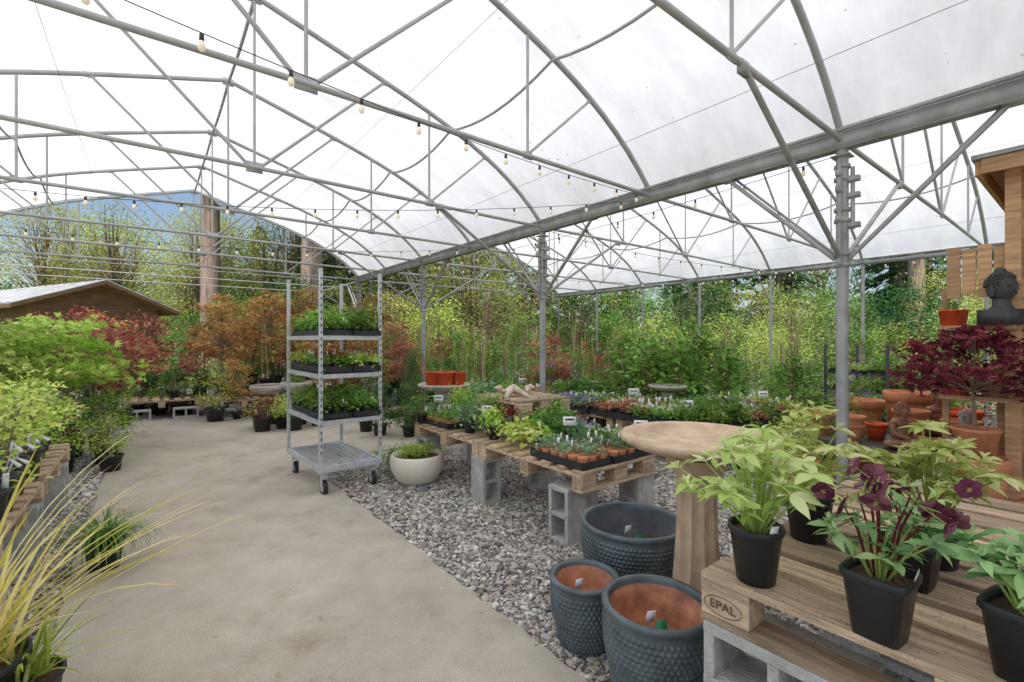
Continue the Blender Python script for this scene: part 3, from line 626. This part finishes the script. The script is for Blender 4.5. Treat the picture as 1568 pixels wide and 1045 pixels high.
# ---------------------------------------------------------------- birdbaths
def birdbath(x,y,H,R,mt,name,cr=.075):
    m=M(); z=H
    m.lathe([(.001,z-.10),(cr*1.2,z-.10),(R*.55,z-.085),(R*.88,z-.055),(R,z-.03),(R+.005,z-.012),(R-.01,z),(R-.05,z-.008),(R*.8,z-.03),(R*.4,z-.05),(.001,z-.055)],n=72,mat=0,
        mod=lambda th,zz,RR:(RR>R*.85)*.004*np.cos(th*24))
    fl=lambda th,zz,RR:-.022*np.abs(np.cos(th*5))**.6
    m.lathe([(cr*1.5,z-.10),(cr*1.3,z-.15),(cr*.95,z-.19)],n=84,mat=0)
    m.lathe([(cr*.98,z-.19),(cr*.9,z-.3),(cr*.95,z*.5),(cr*1.15,.22),(cr*1.3,.12)],n=120,mat=0,mod=fl)
    m.lathe([(cr*1.4,.12),(cr*1.9,.09),(cr*2.3,.05),(cr*2.3,0)],n=60,mat=0)
    return m.obj(name,[mt],(x,y,0))
birdbath(.86,2.17,.97,.345,stone,'birdbath',.098)
birdbath(-.86,5.95,.86,.33,stoneg,'birdbath',.09)
birdbath(2.2,6.6,.78,.26,stoneg,'birdbath',.07)
def sqpot(x,y,z,w_,h_,mt,name,rz=0,pln=None):
    m=M(); m.lathe([(.001,0),(w_*.42,0),(w_*.5,h_*.93),(w_*.52,h_*.93),(w_*.52,h_),(w_*.46,h_),(w_*.45,h_*.85),(.001,h_*.86)],n=32,mat=0,sq=.85)
    if pln: foliage(m,rng.normal(size=(6,3))*[w_*.13,w_*.13,.02]+[0,0,h_+.03],20,.02,.7,.025,LSIM,3)
    return m.obj(name,[mt,soil,bark,pln or LG],(x,y,z),rz,flat=(3,))
for dx,dy in ((-.16,0),(.02,-.1),(.18,.02),(.0,.14)): sqpot(-.86+dx,5.95+dy,.83,.16,.18,orange,'orange_pot',U(0,1),LG)

# ---------------------------------------------------------------- things on bench
m=M()
for k in range(7):
    p=np.array([U(-.22,.22),U(-.22,.22),.03]); d=np.array([U(-.12,.12),U(-.12,.12),U(0,.08)])
    m.tube([p-d,p+d*.2+[0,0,.03],p+d],[.012,.035,.008],0,7,rng.uniform())
m.obj('driftwood',[rock],S(2.9,3.55)+(ZB+.19+.144,))
def perennial(u,v,h_,w_,leaf,per=22,z=None): 
    m=M(); pot(m,.06,.09); plant(m,h_,w_,.04,22,per,.04,.045,.7,LSIM,2,3,.05,.006,stems=3,base=(0,0,.07)); tag(m,(.05,-.05,.15),5,.022,U(-.8,.8)); m.obj('potted_perennial',[black,soil,bark,leaf,FW,whitep],S(u,v)+(z or ZB,),flat=(3,))
for a_ in ((2.55,3.55,.26,.15,LG),(2.9,4.2,.3,.16,LB),(2.5,3.95,.24,.13,LG),(2.75,4.5,.24,.14,LL,16),(3.1,4.0,.34,.15,LG,16),(2.42,3.35,.16,.11,LL,16),(2.62,3.32,.2,.11,LP,14),(2.4,3.72,.16,.1,LB,14),(2.95,3.2,.24,.12,LG,14),(2.3,4.5,.2,.12,LG,14),(3.0,4.52,.3,.13,LG,14)): perennial(*a_)
m=M()
for c in rng.normal(size=(16,3))*[.10,.13,.02]+[0,0,.10]: foliage(m,[c],22,.035,.8,.045,LROU,0,rng.uniform(.3,1))
m.obj('potted_perennial',[LL],S(2.44,2.97)+(ZB+.03,),flat=())
def sign(x,y,z,rz=0,w_=.14,h_=.1):
    m=M(); m.tube([(0,0,0),(0,0,.22)],.003,1,5); m.box((0,-.004,.22),(w_,.004,h_),0,0,tilt=(-.25,'X')); m.box((0,-.0085,.235),(w_*.7,.001,.012),1,0,tilt=(-.25,'X')); m.box((0,-.006,.212),(w_*.5,.001,.008),1,0,tilt=(-.25,'X'))
    m.obj('plant_label_sign',[whitep,black],(x,y,z),rz)
for u,v in ((2.6,2.6),(2.9,2.15),(2.5,4.5),(3.0,3.9),(2.45,3.5)): sign(*S(u,v),ZB+.02,U(-.3,.3),.1,.07)
for u,v in ((4.9,3.0),(5.5,4.2),(6.6,2.9),(6,5.4),(5.4,6.6),(7,7)): sign(*S(u,v),.45,U(-.3,.3),.15,.10)

# ---------------------------------------------------------------- sedge in pot and straw-leaf plant (left)
m=M(); pot(m,.095,.17)
for k in range(300):
    blade(m,(U(-.04,.04),U(-.04,.04),.15),U(0,6.28),U(.2,.42),.0022,U(.7,1.45),U(1.2,2.6),3,rng.uniform())
tag(m,(.05,-.10,.12),5,.022,.3); m.obj('potted_sedge',[black,soil,bark,LG,FW,whitep],(-2.50,2.86,.0))
m=M(); pot(m,.16,.28)
for k in range(84): blade(m,(U(-.08,.08),U(-.08,.08),.24),U(-1.2,1.0) if k%3 else U(0,6.28),U(.5,1.02),.0065,U(.6,1.35),U(.1,.7),3,rng.uniform())
m.obj('potted_flax',[black,soil,bark,LS],(-1.90,1.62,0))
m=M(); pot(m,.11,.18)
for k in range(54): blade(m,(U(-.05,.05),U(-.05,.05),.16),U(0,6.28),U(.2,.4),.005,U(.6,1.3),U(.3,1.2),3,rng.uniform())
m.obj('potted_flax',[black,soil,bark,LL],(-1.78,1.70,0))

# ---------------------------------------------------------------- hellebores on near table
ZT=.57+.1455
def helle(x,y,z,n,H,sp,ll,leaf,pr,phh,sq=0,flowers=0,name='potted_hellebore',rz=0,up=.25):
    m=M(); pot(m,pr,phh,pr*.72,sq=sq,n=36,rim=.007)
    for i in range(n):
        a=i*2.4+U(-.5,.5); q=((i+.5)/n)**.6; hh=H*(1-.5*q)*U(.65,1.1); rr=sp*q*U(.75,1.15)
        isf=i<flowers
        if isf: q=((i+.5)/max(flowers,1))**.5; hh=H*U(.85,1.3); rr=sp*q*.9
        b0=np.array([math.cos(a)*pr*.35*q,math.sin(a)*pr*.35*q,phh*.88]); tp=np.array([math.cos(a)*rr,math.sin(a)*rr,phh*.9+hh])
        md=b0*.6+tp*.4; md[2]=b0[2]+(tp[2]-b0[2])*.6
        m.tube([b0,md,tp],[.0036,.0028,.0018],6 if not isf else 7,6)
        def whorl(c,ax,L,k,tb,el):
            e0=U(-.35,.35)
            for j in range(k):
                b_=j*2*math.pi/k+U(-.3,.3); out=np.array([math.cos(b_),math.sin(b_),0])+np.array([ax[0],ax[1],0])*.8
                e_=el+e0*math.cos(b_-a)+U(-.25,.25)
                d=out*math.cos(e_)+np.array([0,0,math.sin(e_)])
                m.leaves(random.choice(LDETS),np.array([c]),d[None],np.array([[0,0,1.]])+rng.normal(size=(1,3))*.35,L*U(.6,1.2),3,np.clip(tb+U(-.22,.22),0,1))
        ax=(tp-b0)/np.linalg.norm(tp-b0)
        if isf:
            for f in range(random.choice((1,2))):
                fd=np.array([U(-.9,.9),U(-1,.1),-.30]); fd/=np.linalg.norm(fd); fc=tp+rng.normal(size=3)*.024
                m.tube([md+(tp-md)*.6,(md+tp)/2+[0,0,.05],fc-fd*.004],.0012,6,4)
                e1=np.cross(fd,[0,0,1.]); e1/=np.linalg.norm(e1); e2=np.cross(fd,e1); sz=U(.024,.031)
                for j in range(5):
                    b_=j*2*math.pi/5; o=e1*math.cos(b_)+e2*math.sin(b_)
                    m.leaves(PETH,np.array([fc]),(o+fd*U(.25,.5))[None],(-fd)[None],sz,4,np.clip(.5+U(-.35,.45),0,1))
                for j in range(12):
                    o=rng.normal(size=3)*.35; m.tube([fc,fc+(fd+o)*.009],.0008,8,3)
            whorl(md+(tp-md)*.7,ax,ll*.6,4,.75,.4)
        else:
            whorl(tp,ax,ll,random.randint(4,6),U(.35,.95),up+U(-.2,.2))
            if random.random()<.75: whorl(b0+(tp-b0)*U(.5,.8),ax,ll*U(.55,.9),random.randint(3,5),U(.1,.6),U(-.1,.4))
            if random.random()<.6: whorl(tp+ax*.012,ax,ll*.4,5,.95,.9)
    m.box((pr*.2,-pr*.95,phh+.0),(.024,.002,.045),5,.2,tilt=(.3,'X'))
    return m.obj(name,[black,soil,bark,leaf,FH,whitep,LH,LP,LS],(x,y,z),rz)
helle(.70,1.34,ZT,36,.30,.22,.064,LH,.070,.158)
helle(1.03,1.62,ZT,32,.29,.23,.066,LH,.075,.165)
helle(.86,1.09,ZT,24,.18,.115,.050,LHd,.064,.15,sq=.8,flowers=9,rz=.6)
helle(1.30,1.44,ZT,28,.28,.16,.064,LH,.078,.16)
helle(1.13,1.32,ZT,14,.14,.11,.055,LHd,.065,.13,sq=.8,flowers=4,rz=.6)
helle(1.05,.94,ZT,14,.17,.13,.078,LHd,.068,.15,sq=.8,rz=.5)
helle(1.42,1.06,ZT,12,.15,.13,.07,LHd,.07,.15,sq=.8)
N_=700; pz=np.stack([rng.uniform(.62,1.5,N_),rng.uniform(1.0,1.5,N_),np.full(N_,ZT+.001)],-1)
m=M(); m.leaves(LSIM,pz,rng.normal(size=(N_,3))*[1,1,.1],np.tile([0,0,1.],(N_,1)),.006,0,.3); m.obj('spilled_compost',[soil])

# ---------------------------------------------------------------- table w/ statues and terracotta, right
m=M(); m.box((0,0,.49),(1.5,.75,.03),0,tint=.2)
for sx in (-.7,.7):
    for sy in (-.32,.32): m.box((sx,sy,.24),(.05,.05,.475),0,tint=.2)
m.box((0,-.33,.42),(1.34,.03,.07)); m.obj('display_table',[mat('dark_table',(.08,.065,.055),.6)],(3.62,4.1,0),.15,smooth=False)
def tpot(x,y,z,r,hh,mt=terra,name='terracotta_pot',n=32):
    m=M(); m.lathe([(.001,0),(r*.62,0),(r*.9,hh*.78),(r*.9,hh*.8),(r*1.0,hh*.8),(r*1.02,hh*.97),(r*.98,hh),(r*.9,hh),(r*.86,hh*.75),(r*.55,hh*.1),(.001,hh*.1)],n=n,mat=0); return m.obj(name,[mt],(x,y,z))
for x,y,z,r,hh in ((3.55,4.15,.505,.13,.2),(3.32,4.25,.505,.09,.15),(3.95,4.1,.505,.14,.2),(3.85,3.85,.505,.09,.13),(3.55,4.15,.59,.135,.2),(4.15,4.3,.505,.15,.26),(3.38,3.9,.505,.07,.1),(3.5,3.85,.505,.06,.09),(3.02,4.15,.505,.10,.16),(3.02,4.15,.58,.105,.16),
    (3.0,4.7,0,.17,.3),(2.75,4.6,0,.15,.26),(2.80,4.2,0,.13,.3),(2.6,4.75,0,.16,.3),(3.3,5.0,.3,.17,.34),(3.3,5.0,0,.17,.36),(3.75,5.0,.3,.2,.48),(4.25,5.0,.3,.22,.56),(3.75,5.0,0,.2,.36),(4.25,5.0,0,.22,.36),
    (3.45,3.35,0,.17,.3),(3.75,3.6,0,.18,.32),(2.95,3.45,.0,.14,.38),(3.05,3.05,0,.15,.3)): tpot(x,y,z,r,hh,random.choice((terra,orange)) if z>.5 else terra)
for x,y,k in ((3.1,4.45,'sg'),(2.9,4.9,'sl'),(4.5,4.6,'fw'),(3.5,5.4,'sg'),(4.1,5.5,'fw'),(2.55,5.2,'sl'),(3.0,5.4,'sg')): pl(k,x,y,.0,.8)
tpot(2.55,2.75,.0,.14,.60,cream,'white_pot'); 
m=M(); foliage(m,rng.normal(size=(10,3))*[.07,.07,.03]+[0,0,.06],24,.03,.8,.035,LSIM,0); m.obj('potted_perennial',[LG],(2.55,2.75,.58),flat=(0,))
m=M(); pot(m,.13,.2,mat=4); plant(m,.74,.45,.30,52,26,.055,.065,.32,LPALM,base=(0,0,.16),tr=.013,trunk=.4,lean=.03,hang=.35); m.obj('japanese_maple',[black,soil,bark,LP,terra],(3.32,3.34,.58),flat=(3,))
tpot(3.32,3.34,.0,.18,.58,terra)
def buddha(x,y,z,s,mt,rz=0):
    m=M(); m.ell((0,0,.06),(.2,.17,.06),0); 
    m.tube([(-.19,0,.09),(-.10,-.15,.08),(.08,-.14,.09)],[.05,.055,.04],0,10); m.tube([(.19,0,.09),(.10,-.15,.10),(-.08,-.14,.12)],[.05,.055,.04],0,10)
    m.ell((0,.02,.2),(.115,.085,.15),0); m.ell((0,.02,.31),(.14,.075,.06),0)
    for q in (-1,1): m.tube([(q*.13,.02,.32),(q*.165,-.01,.2),(q*.05,-.11,.14)],[.042,.036,.028],0,9); m.ell((q*.078,.0,.455),(.012,.018,.04),0)
    m.ell((0,0,.36),(.045,.045,.05),0); m.ell((0,0,.45),(.072,.078,.09),0); m.ell((0,-.078,.44),(.012,.016,.022),0); m.ell((0,.01,.53),(.035,.035,.035),0)
    for i in range(70):
        a=i*2.4; zz=.2+.8*i/70; r=math.sqrt(max(0,1-zz*zz)); 
        if math.sin(a)*r<-.55 and zz<.5: continue
        m.ell((.074*r*math.cos(a),.08*r*math.sin(a)+.004,.455+.088*zz),(.011,.011,.011),0,6)
    m.ell((0,-.072,.415),(.022,.01,.006),0)
    o=m.obj('seated_buddha_statue',[mt],(x,y,z),rz); o.scale=(s,)*3
buddha(3.22,3.85,.505,.70,statu,.3); buddha(3.70,3.80,.505,.6,stoneg,.3); buddha(3.98,4.35,.505,.8,statu,.1)

# ---------------------------------------------------------------- kiosk
K=empty('wooden_kiosk',(0,0,0),TH)
m=M(); u0,v1=4.90,.41
for i in range(19): z=.07+i*.142; m.box((u0+U(-.003,.003),v1-1.3,z),(.025,2.6,.138),0,0,rng.uniform())
for i in range(19): z=.07+i*.142; m.box((u0+1.1,v1+U(-.003,.003),z),(2.17,.025,.138),1,0,rng.uniform())
m.box((u0-.02,v1+.01,1.35),(.08,.08,2.7),0,0,.8); m.obj('walls',[cedar,cedar],parent=K,smooth=False)
m=M(); 
m.box((u0+.95,v1-1.35,2.68),(2.3,3.0,.02),0,0,.3)
m.box((u0-.22,v1-1.35,2.64),(.03,3.0,.10),0,0,.6); m.box((u0+.9,v1+.17,2.64),(2.2,.03,.10),0,0,.8)
for k in range(6): m.box((u0-.1,v1-k*.5,2.64),(.2,.04,.06),0,0,.9)
m.box((u0+.95,v1-1.35,2.71),(2.4,3.1,.03),1); m.obj('roof',[cedar,roofmet],parent=K,smooth=False)
m=M()
for k in range(4): m.box((u0-.02,v1+.07+k*.085,1.92),(.022,.075,.34+.05*(k%2)),0,0,rng.uniform())
m.box((u0-.03,v1+.19,1.50),(.24,.40,.03),0,0,.6); m.box((u0-.03,v1+.19,.98),(.24,.40,.03),0,0,.6)
for q in (.06,.36): m.box((u0+.05,v1+.02+q,.9),(.04,.04,1.8),0,0,.4)
m.obj('shelf_unit',[cedar],parent=K,smooth=False)
X,Y=S(u0-.06,v1+.32); sqpot(X,Y,1.515,.13,.12,orange,'orange_pot',.3,LG)
m=M(); m.box((0,0,.055),(.19,.17,.11),0); m.lathe([(.07,.11),(.05,.14),(.048,.19)],n=20); m.ell((0,0,.265),(.075,.085,.105),0,20); m.ell((0,.01,.375),(.035,.035,.035),0)
m.ell((0,-.084,.25),(.012,.018,.03),0); m.ell((0,-.075,.215),(.025,.014,.008),0)
for q in (-1,1): m.ell((q*.077,.005,.24),(.012,.02,.05),0); m.ell((q*.03,-.073,.275),(.02,.012,.008),0)
for i in range(150):
    a=i*2.4; zz=.05+.95*i/150; r=math.sqrt(max(0,1-zz*zz))
    if math.sin(a)*r<-.5 and zz<.55: continue
    m.ell((.078*r*math.cos(a),.088*r*math.sin(a)+.004,.27+.105*zz),(.010,.010,.010),0,6)
m.obj('buddha_head_statue',[darkst],S(u0-.12,v1+.06)+(1.515,),.1)
for i,(dv,k) in enumerate(((.1,'a'),(.3,'b'))):
    X,Y=S(u0-.08,v1+dv); sqpot(X,Y,.995,.12,.13,terra if k=='a' else orange,'terracotta_pot',.2,LG)

# ---------------------------------------------------------------- background buildings
hut=empty('wooden_hut',(-12.3,14.0,0),math.radians(-25))
m=M(); L_,W_=8,3.6; ze,zr=2.45,3.2
m.box((-L_/2-.2,0,ze/2),(L_,W_-.4,ze),0)
m.add([(-.2,-W_/2+.2,ze),(-.2,W_/2-.2,ze),(-.2,0,zr-.08)],[[0,1,2]],0); m.obj('walls',[brownw],parent=hut,smooth=False)
m=M()
for s in (-1,1):
    vv=[(.25,0,zr),(.25,s*(W_/2+.25),ze-.08),(-L_-.5,s*(W_/2+.25),ze-.08),(-L_-.5,0,zr),(.25,0,zr-.1),(.25,s*(W_/2+.25),ze-.18),(-L_-.5,s*(W_/2+.25),ze-.18),(-L_-.5,0,zr-.1)]
    m.add(vv,[[0,1,2,3]],0); m.add(vv,[[4,7,6,5],[0,4,5,1],[1,5,6,2],[2,6,7,3]],1)
    for k in range(20):
        x=.2-k*.42; m.tube([(x,0,zr+.02),(x,s*(W_/2+.25),ze-.06)],.03,0,4)
m.obj('roof',[roofmet,brownw],parent=hut,smooth=False)
m=M(); m.box((-.17,.3,1.05),(.05,.8,2.0),0); m.box((-2.5,-W_/2+.19,1.5),(.9,.05,.8),1); m.box((-2.5,-W_/2+.15,1.5),(1.05,.04,.06),0); m.obj('door_and_window',[cedar,mat('window_glass',(.05,.06,.07),.1)],parent=hut,smooth=False)
sh=empty('white_outbuilding',(1.2,33,0),.1)
m=M(); m.box((0,0,1.1),(5,4,2.2),0); m.obj('walls',[mat('outbuilding_wall',(.5,.5,.48),.8)],parent=sh,smooth=False)
m=M(); m.add([(-3,-2.4,2.15),(3,-2.4,2.15),(3,0,2.9),(-3,0,2.9),(-3,2.4,2.15),(3,2.4,2.15)],[[0,1,2,3],[3,2,5,4]],0); m.obj('roof',[whitep],parent=sh,smooth=False)
m=M(); m.box((0,-2.02,1),(1,.05,2)); m.box((-1.6,-2.02,1.3),(.8,.05,.7)); m.obj('door_and_window',[brownw],parent=sh,smooth=False)

# ---------------------------------------------------------------- trees
def decid(leaf,h=9,w=3.2,ncl=110,per=60,ls=.13,sig=.42,shape='dome',tr=.14,z0=1.8,stems=2,tw=.22): 
    m=M(); plant(m,h,w,z0,ncl,per,ls,sig,.7,LSIM,mb=0,ml=3,trunk=.15,tr=tr,shape=shape,lean=.04,stems=stems,tw=tw); return m.mesh('tree',[bark,bark,barkred,leaf],flat=(3,))
def conifer(h,w,z0,leaf=LD,tr=.3):
    m=M(); m.tube([(0,0,0),(U(-.2,.2),U(-.2,.2),h*.5),(0,0,h)],[tr,tr*.7,.03],2,12)
    z=z0; P=[];Dd=[];Tn=[]
    while z<h-.2:
        zr=(z-z0)/(h-z0); Lb=w*(1-zr)**.75+.25
        for k in range(5):
            a=U(0,6.28); L=Lb*U(.65,1.1); dz=-L*U(.15,.35); e=np.array([math.cos(a)*L,math.sin(a)*L,dz])
            m.tube([(0,0,z),np.array([0,0,z])+e*.5+[0,0,.08*L],np.array([0,0,z])+e],[.035,.02,.008],2,3,cap=False)
            n=int(30*L/1.5)+10; f=rng.uniform(.12,1,n)**.7; p=np.array([0,0,z])+e*f[:,None]; p[:,2]+=.3*L*f*(1-f)-.05; side=np.array([-math.sin(a),math.cos(a),0])
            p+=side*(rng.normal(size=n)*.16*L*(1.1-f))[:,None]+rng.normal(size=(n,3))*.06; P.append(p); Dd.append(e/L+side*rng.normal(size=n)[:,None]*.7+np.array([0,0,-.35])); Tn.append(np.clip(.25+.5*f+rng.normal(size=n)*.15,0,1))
        z+=U(.3,.45)
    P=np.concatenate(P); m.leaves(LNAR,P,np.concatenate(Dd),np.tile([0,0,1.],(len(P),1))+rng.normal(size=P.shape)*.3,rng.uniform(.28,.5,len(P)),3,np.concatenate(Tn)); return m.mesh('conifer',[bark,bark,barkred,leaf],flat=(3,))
TD=[decid(LY,9.5,3.4,230,34,.12,.36,stems=4,tr=.10),decid(LY,8.5,3.0,200,26,.11,.36,tr=.08,stems=4),decid(LL,7,2.6,130,44,.12),decid(LG,8,2.8,140,46,.13)]
TS=[decid(LG,3.2,1.6,80,44,.10,.25,tr=.04,z0=.3,stems=4,tw=.3),decid(LD,3.6,1.8,80,44,.13,.25,tr=.05,z0=.2,stems=4,tw=.3),decid(LL,3.0,1.5,80,36,.09,.25,tr=.04,z0=.3,stems=4,tw=.3),decid(LY,4.2,1.8,110,26,.09,.28,tr=.04,z0=.5,stems=4,tw=.3)]
TC=[conifer(15,3.0,1.2),conifer(13,2.6,.8,LD)]
TT_=[conifer(22,3.0,9.5,LD,.42)]
def T(name,me,x,y,s=1,rz=None): return inst(name,me,(x,y,0),U(0,6.28) if rz is None else rz,(s*U(.9,1.1),s*U(.9,1.1),s))
T('tall_conifer_tree',TT_[0],-11.6,18.0,1.0); T('tall_conifer_tree',TT_[0],-7.4,17.2,1.0); T('tall_conifer_tree',TT_[0],-10.6,23.5,1.0); T('tall_conifer_tree',TT_[0],19.5,22.5,1.0); T('tall_conifer_tree',TT_[0],24,24,1.)
for x,y,k,s in ((-20,20,0,.75),(-17.0,20,1,.85),(-14.2,21.5,0,.75),(-22,25,0,.85),(-12.6,24,2,1.0),(-17.5,27,0,.95),(-13,28,1,1.1),(-4.5,19.5,1,.75),(-2,21,0,.75),(-27,27,1,1.1),(-8.5,27,2,1.1),(-9.6,20.5,1,.85),(-24.5,20,1,.85),(-15.6,24.5,1,.95),(-19.5,23.5,2,1.0)): T('spring_tree',TD[k],x,y,s)
for x,y,k,s in ((-8.4,22,1,.85),(-6.0,21,0,.8),(-5,28,1,1),(-3.5,24,0,.75),(-1,27,1,.85),(2,27,0,.8),(6,28,1,.85),(11,28,1,.9),(15,26,0,.8),(21,25,0,.8),(-19,35,1,.8),(-12,34,0,.9),(26,24,1,.9)): T('conifer_tree',TC[k],x,y,s)
for x in np.arange(-30,30,3.4):
    T('distant_tree',random.choice(TD[1:]+(TC if x>-12 else [])),x,31+U(-2,2),U(.85,1.05) if x<-8 else U(.9,1.2))
for x in np.arange(-23,24,1.7):
    y=18.5 if -17<x<-9.5 else 16.5
    T('large_shrub',random.choice(TS),x,y+U(-1.0,1.3)+.02*abs(x),U(.65,1.0))
for x in np.arange(-20,28,2.6):
    T('large_shrub',random.choice([TS[0],TS[2],TS[3],TS[3]]),x,21+U(-1.5,1.5),U(.95,1.4))
for u,v in ((13,1),(13.4,3),(13.2,5),(13.6,7),(13.2,9),(13.5,11),(13.3,-1),(15,2),(15,6),(15.5,9.5),(9,15),(7,15.5),(11,14.6)): T('large_shrub',random.choice([TS[0],TS[2],TS[3]]),*S(u,v),U(.55,.75))
